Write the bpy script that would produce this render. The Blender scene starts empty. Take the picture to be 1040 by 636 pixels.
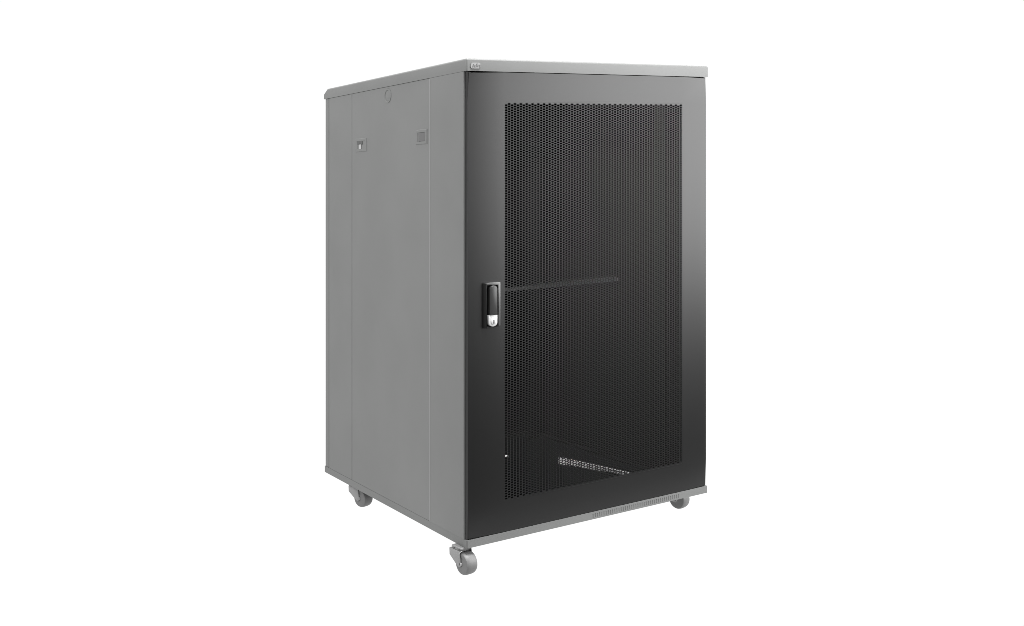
import bpy, bmesh, math, random
from mathutils import Vector, Matrix

random.seed(7)
scene = bpy.context.scene
COL = scene.collection
HC = 0.053                      # height of the casters
SX, SY = 0.02782, -0.01722      # the cabinet body leans very slightly

# ---------------------------------------------------------------- helpers
def P(u, v, w):
    """cabinet coordinates (width, depth, height above the casters) to world"""
    return (u + SX * w, v + SY * w, w + HC)

def link(name, mesh, mat, parent=None):
    o = bpy.data.objects.new(name, mesh)
    COL.objects.link(o)
    if mat is not None:
        for m in (mat if isinstance(mat, (list, tuple)) else [mat]):
            mesh.materials.append(m)
    if parent is not None:
        o.parent = parent
    return o

def finish(name, bm, mat, parent=None, smooth=True, angle=35, lean=True):
    bmesh.ops.recalc_face_normals(bm, faces=bm.faces[:])
    if lean:
        for v in bm.verts:
            v.co = P(*v.co)
    me = bpy.data.meshes.new(name)
    bm.to_mesh(me); bm.free()
    if smooth:
        for p in me.polygons: p.use_smooth = True
        me.set_sharp_from_angle(angle=math.radians(angle))
    return link(name, me, mat, parent)

def box(bm, a, b, bev=0.0, seg=2, mi=0):
    """axis aligned box between corners a and b, optionally bevelled"""
    r = bmesh.ops.create_cube(bm, size=1.0)
    vs = r['verts']
    for v in vs:
        v.co = Vector(((a[i] + b[i]) / 2 + v.co[i] * (b[i] - a[i]) for i in range(3)))
    fs = set(f for v in vs for f in v.link_faces)
    for f in fs: f.material_index = mi
    if bev > 0:
        es = list(set(e for v in vs for e in v.link_edges))
        bmesh.ops.bevel(bm, geom=es, offset=bev, segments=seg, profile=0.5, affect='EDGES')
    return vs

def prism(bm, pts, axis, lo, hi, bev=0.0, seg=2, mi=0):
    """closed polygon (2D) swept along an axis; pts are the two other coordinates in order"""
    def mk(p, t):
        c = list(p); c.insert(axis, t); return Vector(c)
    a = [bm.verts.new(mk(p, lo)) for p in pts]
    b = [bm.verts.new(mk(p, hi)) for p in pts]
    n = len(pts)
    fs = [bm.faces.new(a), bm.faces.new(b[::-1])]
    for i in range(n):
        fs.append(bm.faces.new((a[i], b[i], b[(i + 1) % n], a[(i + 1) % n])))
    for f in fs: f.material_index = mi
    if bev > 0:
        es = list(set(e for f in fs for e in f.edges))
        bmesh.ops.bevel(bm, geom=es, offset=bev, segments=seg, profile=0.5, affect='EDGES')

def cyl(bm, c, axis, r, h, n=32, bev=0.0, r2=None, seg=2):
    axis = Vector(axis).normalized()
    q = Vector((0, 0, 1)).rotation_difference(axis).to_matrix().to_4x4()
    M = Matrix.Translation(c) @ q
    res = bmesh.ops.create_cone(bm, cap_ends=True, segments=n, radius1=r, radius2=r if r2 is None else r2, depth=h, matrix=M)
    if bev > 0:
        fs = [f for f in set(f for v in res['verts'] for f in v.link_faces) if len(f.verts) > 4]
        es = list(set(e for f in fs for e in f.edges))
        bmesh.ops.bevel(bm, geom=es, offset=bev, segments=seg, profile=0.5, affect='EDGES')

# ---------------------------------------------------------------- materials
def metal_paint(name, col, rough, spec=0.5, ior=1.45, var=0.04, bump=0.02, scale=900, metallic=0.0):
    m = bpy.data.materials.new(name); m.use_nodes = True
    nt = m.node_tree; N = nt.nodes; L = nt.links
    b = N['Principled BSDF']
    tc = N.new('ShaderNodeTexCoord')
    n1 = N.new('ShaderNodeTexNoise'); n1.inputs['Scale'].default_value = 6; n1.inputs['Detail'].default_value = 4
    L.new(tc.outputs['Object'], n1.inputs['Vector'])
    mr = N.new('ShaderNodeMapRange')
    mr.inputs['From Min'].default_value = 0.3; mr.inputs['From Max'].default_value = 0.7
    mr.inputs['To Min'].default_value = 1 - var; mr.inputs['To Max'].default_value = 1 + var
    L.new(n1.outputs['Fac'], mr.inputs['Value'])
    mx = N.new('ShaderNodeVectorMath'); mx.operation = 'SCALE'
    mx.inputs[0].default_value = col
    L.new(mr.outputs['Result'], mx.inputs['Scale'])
    L.new(mx.outputs['Vector'], b.inputs['Base Color'])
    b.inputs['Roughness'].default_value = rough
    b.inputs['Metallic'].default_value = metallic
    b.inputs['IOR'].default_value = ior
    b.inputs['Specular IOR Level'].default_value = spec
    if bump > 0:                                   # powder-coat grain
        n2 = N.new('ShaderNodeTexNoise'); n2.inputs['Scale'].default_value = scale; n2.inputs['Detail'].default_value = 2
        L.new(tc.outputs['Object'], n2.inputs['Vector'])
        bp = N.new('ShaderNodeBump'); bp.inputs['Strength'].default_value = bump; bp.inputs['Distance'].default_value = 0.002
        L.new(n2.outputs['Fac'], bp.inputs['Height'])
        L.new(bp.outputs['Normal'], b.inputs['Normal'])
    return m

G = lambda x: (x, x, x)
BODY = metal_paint('grey_powder_coat', (0.137, 0.139, 0.137), 0.55, var=0.045, bump=0.03)
SHADEGREY = metal_paint('grey_recess', G(0.10), 0.6)
DOOR = metal_paint('black_satin_paint', G(0.005), 0.37, ior=1.45, var=0.0, bump=0.01)
SCREEN = metal_paint('black_screen_paint', G(0.007), 0.50, ior=1.33, var=0.0, bump=0.0)
DARK = metal_paint('dark_interior_paint', G(0.004), 0.7, spec=0.1, bump=0.0)
RAIL = metal_paint('interior_rail_paint', G(0.004), 0.7, spec=0.1, bump=0.0)
ZINC = metal_paint('zinc_plated_steel', G(0.75), 0.4, bump=0.0, metallic=0.0)
BLACKPL = metal_paint('black_plastic', G(0.007), 0.38, ior=1.3, var=0, bump=0.0)
LEVER = metal_paint('lever_plastic', G(0.03), 0.38, var=0, bump=0.0)
CHROME = metal_paint('satin_chrome', G(0.55), 0.35, var=0.0, bump=0.0)
BADGE = metal_paint('silver_badge', G(0.21), 0.35, var=0.0, bump=0.0)
BRACKET = metal_paint('caster_bracket_steel', G(0.20), 0.4, var=0.18, bump=0.2, scale=320)
BOLT = metal_paint('bolt_steel', G(0.34), 0.4, var=0, bump=0.0)
WHEEL = metal_paint('caster_wheel_nylon', G(0.13), 0.5, var=0.03, bump=0.01)

# ---------------------------------------------------------------- cabinet root
root = bpy.data.objects.new('server_cabinet', None)
root.empty_display_size = 0.1
COL.objects.link(root)
root['label'] = 'grey steel server cabinet on casters with a black perforated mesh front door'
root['category'] = 'server cabinet'

DEP = 0.6985; WID = 0.600; LIDLO = 0.902; LIDHI = 0.926; PL = 0.0148

# ---- side panels: one folded sheet, seams pressed in as real folds
def side_profile():
    return [(0.003, 0.0090), (-0.0009, 0.0104), (-0.0009, 0.1475), (0.0, 0.1520),
            (0.0, 0.5340), (0.0012, 0.5352), (0.0012, 0.5366), (0.0, 0.5392),
            (0.0, 0.6715), (0.0030, 0.6725), (0.0030, 0.6765), (0.0010, 0.6775), (0.0010, 0.6965), (0.003, 0.6985)]

def side_panel(mirror):
    bm = bmesh.new()
    prof = side_profile()
    outer = [(u, v) for u, v in prof]
    inner = [(0.012, DEP), (0.012, 0.0090)]
    pts = outer + inner
    if mirror:
        pts = [(WID - u, v) for u, v in pts]
    prism(bm, pts, 2, PL + 0.0006, LIDLO - 0.0003)
    bm.normal_update()
    for f in bm.faces:                          # inside of the sheet is painted black
        if all(0.0115 < v.co.x < WID - 0.0115 for v in f.verts): f.material_index = 1
    return finish('side_panel', bm, [BODY, DARK], root, angle=20)

left = side_panel(False)
right = side_panel(True)

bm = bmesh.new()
box(bm, (-0.0012, 0.1470, PL + 0.002), (0.0006, 0.1500, LIDLO - 0.001), 0.0003, 1)  # pale strip that paints the highlight along the front seam
finish('seam_highlight', bm, metal_paint('seam_highlight_paint', G(0.200), 0.4, var=0.05, bump=0.0), left, smooth=False)

# ---- latches in the side panel: raised rim, recessed tray, slider
def latch(v0, v1, w0, w1, opened):
    bm = bmesh.new()
    t = 0.0075; tw = 0.0045
    ou = -0.0014
    vo = [(v0, w0), (v1, w0), (v1, w1), (v0, w1)]
    vi = [(v0 + t, w0 + tw), (v1 - t, w0 + tw), (v1 - t, w1 - tw), (v0 + t, w1 - tw)]
    g = 0.0018
    def ring(pts, u, d):
        cv_ = sum(p[0] for p in pts) / 4; cw_ = sum(p[1] for p in pts) / 4
        return [bm.verts.new((u, p[0] + d * (1 if p[0] > cv_ else -1), p[1] + d * (1 if p[1] > cw_ else -1))) for p in pts]
    rs = [ring(vo, 0.0004, g), ring(vo, ou, 0), ring(vi, ou, 0), ring(vi, -0.0003, -0.0010)]
    for r0, r1 in zip(rs, rs[1:]):
        for i in range(4): bm.faces.new((r0[i], r0[(i + 1) % 4], r1[(i + 1) % 4], r1[i]))
    bm.faces.new(rs[-1])
    o = finish('latch', bm, BODY, left, smooth=False)
    return o
def latch_slider(v0, v1, w0, w1, mat):
    bm = bmesh.new()
    box(bm, (-0.0014, v0, w0), (-0.0002, v1, w1), 0.0004, 1)
    return finish('latch_slider', bm, mat, left)
latch(0.456, 0.514, 0.768, 0.796, True)
latch(0.162, 0.210, 0.772, 0.800, False)
latch_slider(0.168, 0.198, 0.7775, 0.7945, SHADEGREY)
latch_slider(0.477, 0.503, 0.783, 0.7912, metal_paint('latch_dark', G(0.07), 0.6))
latch_slider(0.483, 0.495, 0.773, 0.786, BOLT)

# ---- round lock of the side panel
bm = bmesh.new()
cv, cw = 0.345, 0.882
n = 40
rings = [(0.0175, 0.0002), (0.0165, -0.0012), (0.0140, -0.0012), (0.0128, 0.0000), (0.0120, -0.0002), (0.0, -0.0006)]
prev = None
for r, du in rings:
    if r == 0:
        c = bm.verts.new((du, cv, cw))
        for i in range(n): bm.faces.new((prev[i], prev[(i + 1) % n], c))
        break
    cur = [bm.verts.new((du, cv + r * math.cos(2 * math.pi * i / n), cw + 0.92 * r * math.sin(2 * math.pi * i / n))) for i in range(n)]
    if prev:
        for i in range(n): bm.faces.new((prev[i], prev[(i + 1) % n], cur[(i + 1) % n], cur[i]))
    prev = cur
finish('lock', bm, BODY, left, angle=30)

# ---- back panel
bm = bmesh.new()
box(bm, (0.0125, DEP - 0.012, PL + 0.001), (WID - 0.0125, DEP - 0.003, LIDLO - 0.001))
finish('back_panel', bm, DARK, root, smooth=False)

# ---- top cover: side profile with a chamfered rear edge
bm = bmesh.new()
prism(bm, [(0.0, LIDLO), (0.7022, LIDLO), (0.7022, LIDHI - 0.010), (0.682, LIDHI), (0.0, LIDHI)], 0, -0.0012, WID + 0.0012)
es = [e for e in bm.edges if all(v.co.y < 1e-6 and v.co.z > LIDHI - 1e-6 for v in e.verts)]
es += [e for e in bm.edges if all(v.co.z > LIDHI - 0.0121 and (v.co.x < 0) for v in e.verts) or all(v.co.z > LIDHI - 1e-6 and v.co.x > 0.5 for v in e.verts)]
es += [e for e in bm.edges if all(v.co.y < 1e-6 and v.co.x < 0 for v in e.verts)]
bmesh.ops.bevel(bm, geom=list(set(es)), offset=0.0042, segments=4, profile=0.5, affect='EDGES')
for f in bm.faces:
    if all(v.co.z < LIDLO + 1e-6 for v in f.verts): f.material_index = 1
cover = finish('top_cover', bm, [BODY, DARK], root)

# badge: small rounded silver plate with an illegible slanted mark in relief
bm = bmesh.new()
def rrect(x0, x1, y0, y1, r, k=6):
    out = []
    for cx, cy, a0 in ((x1 - r, y1 - r, 0), (x0 + r, y1 - r, 90), (x0 + r, y0 + r, 180), (x1 - r, y0 + r, 270)):
        for i in range(k + 1):
            a = math.radians(a0 + 90 * i / k)
            out.append((cx + r * math.cos(a), cy + r * math.sin(a)))
    return out
pts = rrect(0.0085, 0.0290, 0.9065, 0.9175, 0.0040)
prism(bm, [(x + 0.18 * (y - 0.912), y) for x, y in pts], 1, -0.0016, 0.0004)
badge = finish('badge', bm, BADGE, cover)
bm = bmesh.new()
for i, (x, h0, h1) in enumerate(((0.0115, 0.9085, 0.9150), (0.0150, 0.9088, 0.9128), (0.0185, 0.9088, 0.9160), (0.0222, 0.9098, 0.9135), (0.0255, 0.9085, 0.9140))):
    prism(bm, [(x, h0), (x + 0.0016, h0), (x + 0.0016 + 0.35 * (h1 - h0), h1), (x + 0.35 * (h1 - h0), h1)], 1, -0.0022, -0.0010)
for f in bm.faces: f.material_index = 0
# relief strokes are merged into the badge mesh
for v in bm.verts: v.co = P(*v.co)
bm2 = bmesh.new(); bm2.from_mesh(badge.data)
tmp = bpy.data.meshes.new('tmp'); bmesh.ops.recalc_face_normals(bm, faces=bm.faces[:])
for f in bm.faces: f.material_index = 1
bm.to_mesh(tmp); bm.free()
bm2.from_mesh(tmp); bm2.to_mesh(badge.data); bm2.free(); bpy.data.meshes.remove(tmp)
badge.data.materials.append(SHADEGREY)

# ---- plinth (base frame) with a row of narrow vent slots in its front
bm = bmesh.new()
box(bm, (0.0, 0.020, 0.0), (0.020, DEP + 0.001, PL))
box(bm, (WID - 0.020, 0.020, 0.0), (WID, DEP + 0.001, PL))
box(bm, (0.020, DEP - 0.020, 0.0), (WID - 0.020, DEP + 0.001, PL))
s0, s1, ns = 0.290, 0.520, 42
pit = (s1 - s0) / ns
prof = [(0.0, 0.003), (0.003, 0.0), (s0, 0.0)]
for i in range(ns):
    a = s0 + i * pit
    prof += [(a + pit * 0.45, 0.0), (a + pit * 0.52, 0.0007), (a + pit * 0.82, 0.0007), (a + pit * 0.93, 0.0)]
prof += [(WID - 0.001, 0.0), (WID, 0.001), (WID, 0.020), (0.0, 0.020)]
# slots cover the middle of the height; solid lips above and below
def plain():
    return [(0.0, 0.003), (0.003, 0.0), (WID - 0.001, 0.0), (WID, 0.001), (WID, 0.020), (0.0, 0.020)]
prism(bm, plain(), 2, 0.0, 0.0030)
prism(bm, prof, 2, 0.0030, 0.0112)
prism(bm, plain(), 2, 0.0112, PL)
bmesh.ops.remove_doubles(bm, verts=bm.verts[:], dist=1e-6)
for f in bm.faces:                          # inner faces of the frame are black
    c = f.calc_center_median()
    if 0.0195 < c.x < WID - 0.0195 and 0.0195 < c.y < DEP - 0.0195: f.material_index = 1
plinth = finish('plinth', bm, [BODY, DARK], root, smooth=False)

# base panel: thin sheet, two slots added so floor glow shows as pale streaks
bm = bmesh.new()
def loop(pts, z):
    vs = [bm.verts.new((x, y, z)) for x, y in pts]
    return [bm.edges.new((vs[i], vs[(i + 1) % len(vs)])) for i in range(len(vs))]
slotA = [(0.4968, 0.4247), (0.4575, 0.3668), (0.5257, 0.173), (0.5437, 0.1961)]
slotB = [(0.3448, 0.5325), (0.4112, 0.5156), (0.3981, 0.499), (0.3342, 0.5143)]
ZB = 0.0122
es = []
for pts in ([(0.018, 0.018), (WID - 0.018, 0.018), (WID - 0.018, DEP - 0.018), (0.018, DEP - 0.018)], slotA, slotB):
    es += loop(pts, ZB)
r = bmesh.ops.triangle_fill(bm, edges=es, use_beauty=True)
ext = bmesh.ops.extrude_face_region(bm, geom=[f for f in bm.faces])
for g in ext['geom']:
    if isinstance(g, bmesh.types.BMVert): g.co.z -= 0.0010
for a, b in (((0.0122, 0.0215), (0.0210, DEP - 0.0125)), ((WID - 0.0210, 0.0215), (WID - 0.0122, DEP - 0.0125)),
             ((0.0210, DEP - 0.0215), (WID - 0.0210, DEP - 0.0125))):
    box(bm, (a[0], a[1], 0.0100), (b[0], b[1], 0.0170))
finish('base_panel', bm, DARK, root, smooth=False)

# bars added to dim the floor glow coming through the long slot
bm = bmesh.new()
A0, B0, B1, A1 = [Vector(p) for p in slotA]
nb = 90
for i in range(nb):
    f0 = (i + 0.1) / nb; f1 = (i + 0.1 + 0.68 + 0.20 * i / nb) / nb
    pts = [A0.lerp(A1, f0), B0.lerp(B1, f0), B0.lerp(B1, f1), A0.lerp(A1, f1)]
    prism(bm, [tuple(p) for p in pts], 2, ZB - 0.0030, ZB - 0.0015)
finish('slot_dimmer', bm, DARK, root, smooth=False)

# ---- door frame
D0, D1 = 0.0006, 0.0088                     # front and back of the door
du0, du1, dw0, dw1 = 0.0022, 0.5962, 0.0158, 0.9007
mu0, mu1, mw0, mw1 = 0.0842, 0.5292, 0.0745, 0.8440
bm = bmesh.new()
U = [du0, mu0, mu1, du1]; Wv = [dw0, mw0, mw1, dw1]
def lay(v):
    return [[bm.verts.new((u, v, w)) for w in Wv] for u in U]
F = lay(D0); B = lay(D1)
for i in range(3):
    for j in range(3):
        if (i, j) == (1, 1): continue
        bm.faces.new((F[i][j], F[i + 1][j], F[i + 1][j + 1], F[i][j + 1]))
        bm.faces.new((B[i][j], B[i][j + 1], B[i + 1][j + 1], B[i + 1][j]))
for k in range(3):
    for (a, b) in (((0, k), (0, k + 1)), ((3, k), (3, k + 1)), ((k, 0), (k + 1, 0)), ((k, 3), (k + 1, 3))):
        bm.faces.new((F[a[0]][a[1]], F[b[0]][b[1]], B[b[0]][b[1]], B[a[0]][a[1]]))
for a, b in (((1, 1), (1, 2)), ((2, 1), (2, 2)), ((1, 1), (2, 1)), ((1, 2), (2, 2))):
    bm.faces.new((F[a[0]][a[1]], F[b[0]][b[1]], B[b[0]][b[1]], B[a[0]][a[1]]))
es = []
for e in bm.edges:
    a, b = e.verts
    if abs(a.co.y - D0) < 1e-7 and abs(b.co.y - D0) < 1e-7:
        for ax, val in ((0, du0), (0, du1), (2, dw0), (2, dw1)):
            if abs(a.co[ax] - val) < 1e-7 and abs(b.co[ax] - val) < 1e-7: es.append(e)
bmesh.ops.bevel(bm, geom=es, offset=0.0032, segments=4, profile=0.5, affect='EDGES')
door = finish('door', bm, DOOR, root)

# ---- perforated screen: every hole is real
def screen():
    NC, NR = 66, 157
    hu0, hu1 = 0.0860, 0.5276
    cu = (hu1 - hu0 - 0.0040) / (NC - 1)
    rw = (0.8420 - 0.0765) / (NR + 0.35)
    a, b = cu / 3, 2 * cu / 3
    hexo = [(-a, -rw / 2), (a, -rw / 2), (b, 0), (a, rw / 2), (-a, rw / 2), (-b, 0)]
    vs, fs, mi = [], [], []
    v0, v1 = D0 + 0.0004, D0 + 0.0011
    cl = lambda x, lo, hi: max(lo, min(hi, x))
    x0, x1, y0, y1 = mu0 + 0.0001, mu1 - 0.0001, mw0 + 0.0001, mw1 - 0.0001
    for i in range(-1, NC + 1):
        cx = hu0 + 0.0020 + i * cu
        up = 0.0 if i % 2 else -rw / 2          # odd columns start half a hole higher
        for j in range(-1, NR + 2):
            cy = 0.8420 - rw * 0.42 - j * rw + up
            solid = i < 0 or i >= NC or j < 0 or j >= NR
            out = [(cl(cx + p, x0, x1), cl(cy + q, y0, y1)) for p, q in hexo]
            k = len(vs)
            if solid:
                xs = [p[0] for p in out]; ys = [p[1] for p in out]
                if max(xs) - min(xs) < 1e-5 or max(ys) - min(ys) < 1e-5: continue
                uniq = []
                for p in out:
                    if not uniq or (abs(p[0] - uniq[-1][0]) + abs(p[1] - uniq[-1][1])) > 1e-6: uniq.append(p)
                if len(uniq) > 2 and abs(uniq[0][0] - uniq[-1][0]) + abs(uniq[0][1] - uniq[-1][1]) < 1e-6: uniq.pop()
                if len(uniq) < 3: continue
                vs += [P(p[0], v0, p[1]) for p in uniq]
                fs.append(tuple(range(k, k + len(uniq)))); mi.append(1)
                continue
            inn = [(cx + p * 0.70, cy + q * 0.66) for p, q in hexo]
            vs += [P(p[0], v0, p[1]) for p in out]
            vs += [P(p[0], v0, p[1]) for p in inn]
            vs += [P(p[0], v1, p[1]) for p in inn]
            for t in range(6):
                t2 = (t + 1) % 6
                fs.append((k + t, k + t2, k + 6 + t2, k + 6 + t))
                fs.append((k + 6 + t, k + 6 + t2, k + 12 + t2, k + 12 + t)); mi += [0, 0]
    me = bpy.data.meshes.new('perforated_screen')
    me.from_pydata(vs, [], fs); me.update()
    o = link('perforated_screen', me, [SCREEN, DOOR], door)
    me.polygons.foreach_set('material_index', mi)
    return o
screen()

# ---- swing handle: housing, lever, lock
hu0, hu1, hw0, hw1 = 0.0335, 0.0700, 0.4130, 0.4980
bm = bmesh.new()
t = 0.0065; pv = -0.0075
tr = 0.0042
prism(bm, [(hu0, D0 + 0.0005), (hu0 + 0.0050, pv), (hu0 + t, pv), (hu0 + t + 0.0005, D0 + 0.0005)], 2, hw0, hw1, 0.0006, 2)
box(bm, (hu0 + t, pv, hw0), (hu1 - tr, D0 + 0.0005, hw0 + 0.0015))
box(bm, (hu0 + t - 0.001, -0.0015, hw0 + 0.001), (hu1 - tr + 0.001, D0 + 0.0004, hw1 - 0.003))
finish('handle_housing', bm, BLACKPL, door)
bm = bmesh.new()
lit_rim = [(hu1 - tr, hw0 + 0.002), (hu1, hw0 + 0.002), (hu1, hw1 + 0.0004), (hu0 + 0.0050, hw1 + 0.0004), (hu0 + t + 0.001, hw1 - 0.0034), (hu1 - tr, hw1 - 0.0034)]
prism(bm, lit_rim, 1, pv - 0.0004, D0 + 0.0004, 0.0009, 2)  # top and right rims coloured lighter, as bevels catching the light
finish('handle_lit_rim', bm, metal_paint('lit_rim_grey', G(0.10), 0.35, var=0.0, bump=0.0), door)
bm = bmesh.new()
# lever: long grip, rounded at its top
lu0, lu1, lw0, lw1 = 0.0450, 0.0615, 0.4375, 0.4935
pts = [(lu0, lw0), (lu1, lw0), (lu1, lw1 - 0.007)]
for i in range(1, 9):
    a = math.pi * i / 8
    pts.append(((lu0 + lu1) / 2 + (lu1 - lu0) / 2 * math.cos(a), lw1 - 0.007 + 0.007 * math.sin(a)))
prism(bm, pts, 1, -0.0115, -0.0005, 0.0016, 3)
finish('handle_lever', bm, LEVER, door)
bm = bmesh.new()
ku0, ku1, kw0, kw1 = 0.0435, 0.0620, 0.4150, 0.4368
pts = [(ku0, kw1), (ku0, kw0 + 0.007)]
for i in range(1, 9):
    a = math.pi + math.pi * i / 8
    pts.append(((ku0 + ku1) / 2 + (ku1 - ku0) / 2 * math.cos(a), kw0 + 0.007 + 0.007 * math.sin(a)))
pts.append((ku1, kw1))
prism(bm, pts, 1, -0.0100, -0.0005, 0.0010, 2)
cyl(bm, ((ku0 + ku1) / 2, -0.0105, 0.4245), (0, 1, 0), 0.0052, 0.0030, 24, 0.0006)
for f in bm.faces: f.material_index = 0
box(bm, ((ku0 + ku1) / 2 - 0.0011, -0.0123, 0.4208), ((ku0 + ku1) / 2 + 0.0011, -0.0118, 0.4280), 0, 2, 1)
finish('key_lock', bm, [CHROME, BLACKPL], door)

# ---- interior
def rail(u0, v0):
    bm = bmesh.new()
    box(bm, (u0, v0, 0.016), (u0 + 0.030, v0 + 0.002, 0.885))
    box(bm, (u0 if u0 < 0.3 else u0 + 0.028, v0 + 0.002, 0.016), (u0 + 0.002 if u0 < 0.3 else u0 + 0.030, v0 + 0.035, 0.885))
    return finish('mounting_rail', bm, RAIL, root, smooth=False)
for u in (0.045, 0.525):
    for v in (0.090, 0.600):
        rail(u, v)
bm = bmesh.new()
box(bm, (0.014, 0.300, 0.4420), (0.586, 0.325, 0.4500), 0.001, 1)
finish('crossbar', bm, metal_paint('crossbar_paint', G(0.16), 0.5, bump=0.0), root)
# ---- casters
def make_caster():
    """swivel caster around its own origin; the wheel trails along local +x"""
    bm = bmesh.new()
    box(bm, (-0.010, -0.014, -0.0035), (0.024, 0.014, 0.0), 0.0008, 1)
    cyl(bm, (0.004, 0, -0.0060), (0, 0, 1), 0.0130, 0.006, 28, 0.0012)
    prof = [(-0.0165, -0.0070), (0.0150, -0.0070), (0.0175, -0.0140), (0.0200, -0.0330), (0.0175, -0.0370), (0.0120, -0.0372), (0.0030, -0.0320), (-0.0165, -0.0200)]
    for y0, y1 in ((-0.0150, -0.0128), (0.0128, 0.0150)):
        prism(bm, prof, 1, y0, y1, 0.0007, 2)
    box(bm, (-0.0165, -0.0127, -0.0090), (0.0145, 0.0127, -0.0069))
    box(bm, (-0.0165, -0.0127, -0.0200), (-0.0145, 0.0127, -0.0091))
    c = finish('caster', bm, BRACKET, None, lean=False)
    bm = bmesh.new()
    half = [(0.0, 0.0122), (0.0070, 0.0124), (0.0110, 0.0116), (0.0170, 0.0124), (0.0192, 0.0116), (0.0207, 0.0090), (0.0214, 0.0045)]
    prof = [(r, -y) for r, y in half] + half[::-1]
    n = 40; prev = None
    cx, cz = 0.0184, -0.0314
    for r, y in prof:
        cur = [bm.verts.new((cx + r * math.cos(2 * math.pi * i / n), y, cz + r * math.sin(2 * math.pi * i / n))) for i in range(n)] if r > 0 else [bm.verts.new((cx, y, cz))]
        if prev:
            for i in range(n):
                a, b = prev[i % len(prev)], prev[(i + 1) % len(prev)]
                cc, dd = cur[(i + 1) % len(cur)], cur[i % len(cur)]
                q = []
                for x in (a, b, cc, dd):
                    if x not in q: q.append(x)
                bm.faces.new(q)
        prev = cur
    finish('wheel', bm, WHEEL, c, lean=False)
    bm = bmesh.new()
    cyl(bm, (cx, 0, cz), (0, 1, 0), 0.0034, 0.0300, 12, 0.0006)
    finish('axle_bolt', bm, BOLT, c, lean=False)
    return c

proto = make_caster()
spots = [(0.0045, 0.0325, -84), (0.0260, 0.562, -74), (0.589, 0.105, -75), (0.565, 0.640, -60)]
for i, (u, v, az) in enumerate(spots):
    if i == 0:
        o = proto
    else:
        o = proto.copy(); COL.objects.link(o)
        for ch in list(proto.children):
            cc = ch.copy(); COL.objects.link(cc); cc.parent = o
    o.parent = root
    o.location = (u, v, HC - 0.0002)
    o.rotation_euler = (0, 0, math.radians(az))

# ---------------------------------------------------------------- white studio: white surround, floor given a glow that hides shadows
bm = bmesh.new()
bmesh.ops.create_circle(bm, cap_ends=True, radius=3.2, segments=160, matrix=Matrix.Translation((0.30, 2.97, 0)))
fm = bpy.data.materials.new('glowing_white_floor'); fm.use_nodes = True
b = fm.node_tree.nodes['Principled BSDF']
b.inputs['Base Color'].default_value = (0.02, 0.02, 0.02, 1)
b.inputs['Roughness'].default_value = 0.9
b.inputs['Specular IOR Level'].default_value = 0.0
b.inputs['Emission Color'].default_value = (1, 1, 1, 1)
b.inputs['Emission Strength'].default_value = 1.02
me = bpy.data.meshes.new('floor'); bm.to_mesh(me); bm.free()
floor = link('floor', me, fm)
floor['kind'] = 'structure'

w = bpy.data.worlds.new('World'); scene.world = w; w.use_nodes = True
bg = w.node_tree.nodes['Background']
bg.inputs['Color'].default_value = (1, 1, 1, 1)
bg.inputs['Strength'].default_value = 1.02
# white all round; dark lobe added behind the camera to darken door reflections
nt = w.node_tree
tc = nt.nodes.new('ShaderNodeTexCoord')
dt = nt.nodes.new('ShaderNodeVectorMath'); dt.operation = 'DOT_PRODUCT'
dt.inputs[1].default_value = (0.60, -0.80, -0.05)
nt.links.new(tc.outputs['Generated'], dt.inputs[0])
mr = nt.nodes.new('ShaderNodeMapRange'); mr.interpolation_type = 'SMOOTHSTEP'
mr.inputs['From Min'].default_value = 0.15; mr.inputs['From Max'].default_value = 0.70
mr.inputs['To Min'].default_value = 1.0; mr.inputs['To Max'].default_value = 0.10
nt.links.new(dt.outputs['Value'], mr.inputs['Value'])
nt.links.new(mr.outputs['Result'], bg.inputs['Color'])

def area(name, loc, target, sx, sy, radiance):
    l = bpy.data.lights.new(name, 'AREA'); l.shape = 'RECTANGLE'; l.size = sx; l.size_y = sy
    l.energy = radiance * math.pi * sx * sy
    o = bpy.data.objects.new(name, l); COL.objects.link(o)
    o.location = loc
    o.rotation_euler = (Vector(target) - Vector(loc)).to_track_quat('-Z', 'Y').to_euler()
    return o
area('softbox', (1.77, -1.25, 1.03), (0.40, 0, 0.75), 1.8, 1.5, 9.4)
area('side_softbox', (-2.2, 0.8, 2.3), (0, 0.45, 0.9), 0.9, 0.9, 16)
area('top_bevel_fill', (0.35, -0.55, 3.1), (0.3, -0.1, 0.9), 1.0, 1.0, 60)  # unseen lamp added to brighten the lid's top bevel

# ---------------------------------------------------------------- camera
cam = bpy.data.cameras.new('camera'); co = bpy.data.objects.new('camera', cam); COL.objects.link(co)
R = Matrix(((0.8498178836626574, 0.027809214201041765, -0.526342295671403),
            (-0.5260607068875904, -0.017214670533334756, -0.8502727725779283),
            (-0.03270622686967555, 0.9994650082538905, 0.0)))
co.matrix_world = Matrix.Translation((-1.01369093, -1.84347288, 0.69800145 + HC)) @ R.to_4x4()
cam.sensor_width = 36; cam.lens = 36 * 1130.404 / 1040
cam.shift_x = 0.0; cam.shift_y = -(318 - 180.247) / 1040
cam.clip_end = 300
scene.camera = co

scene.view_settings.view_transform = 'Standard'
scene.view_settings.look = 'None'
scene.view_settings.exposure = 0
scene.view_settings.gamma = 1
scene.render.film_transparent = False
scene.cycles.filter_width = 0.8
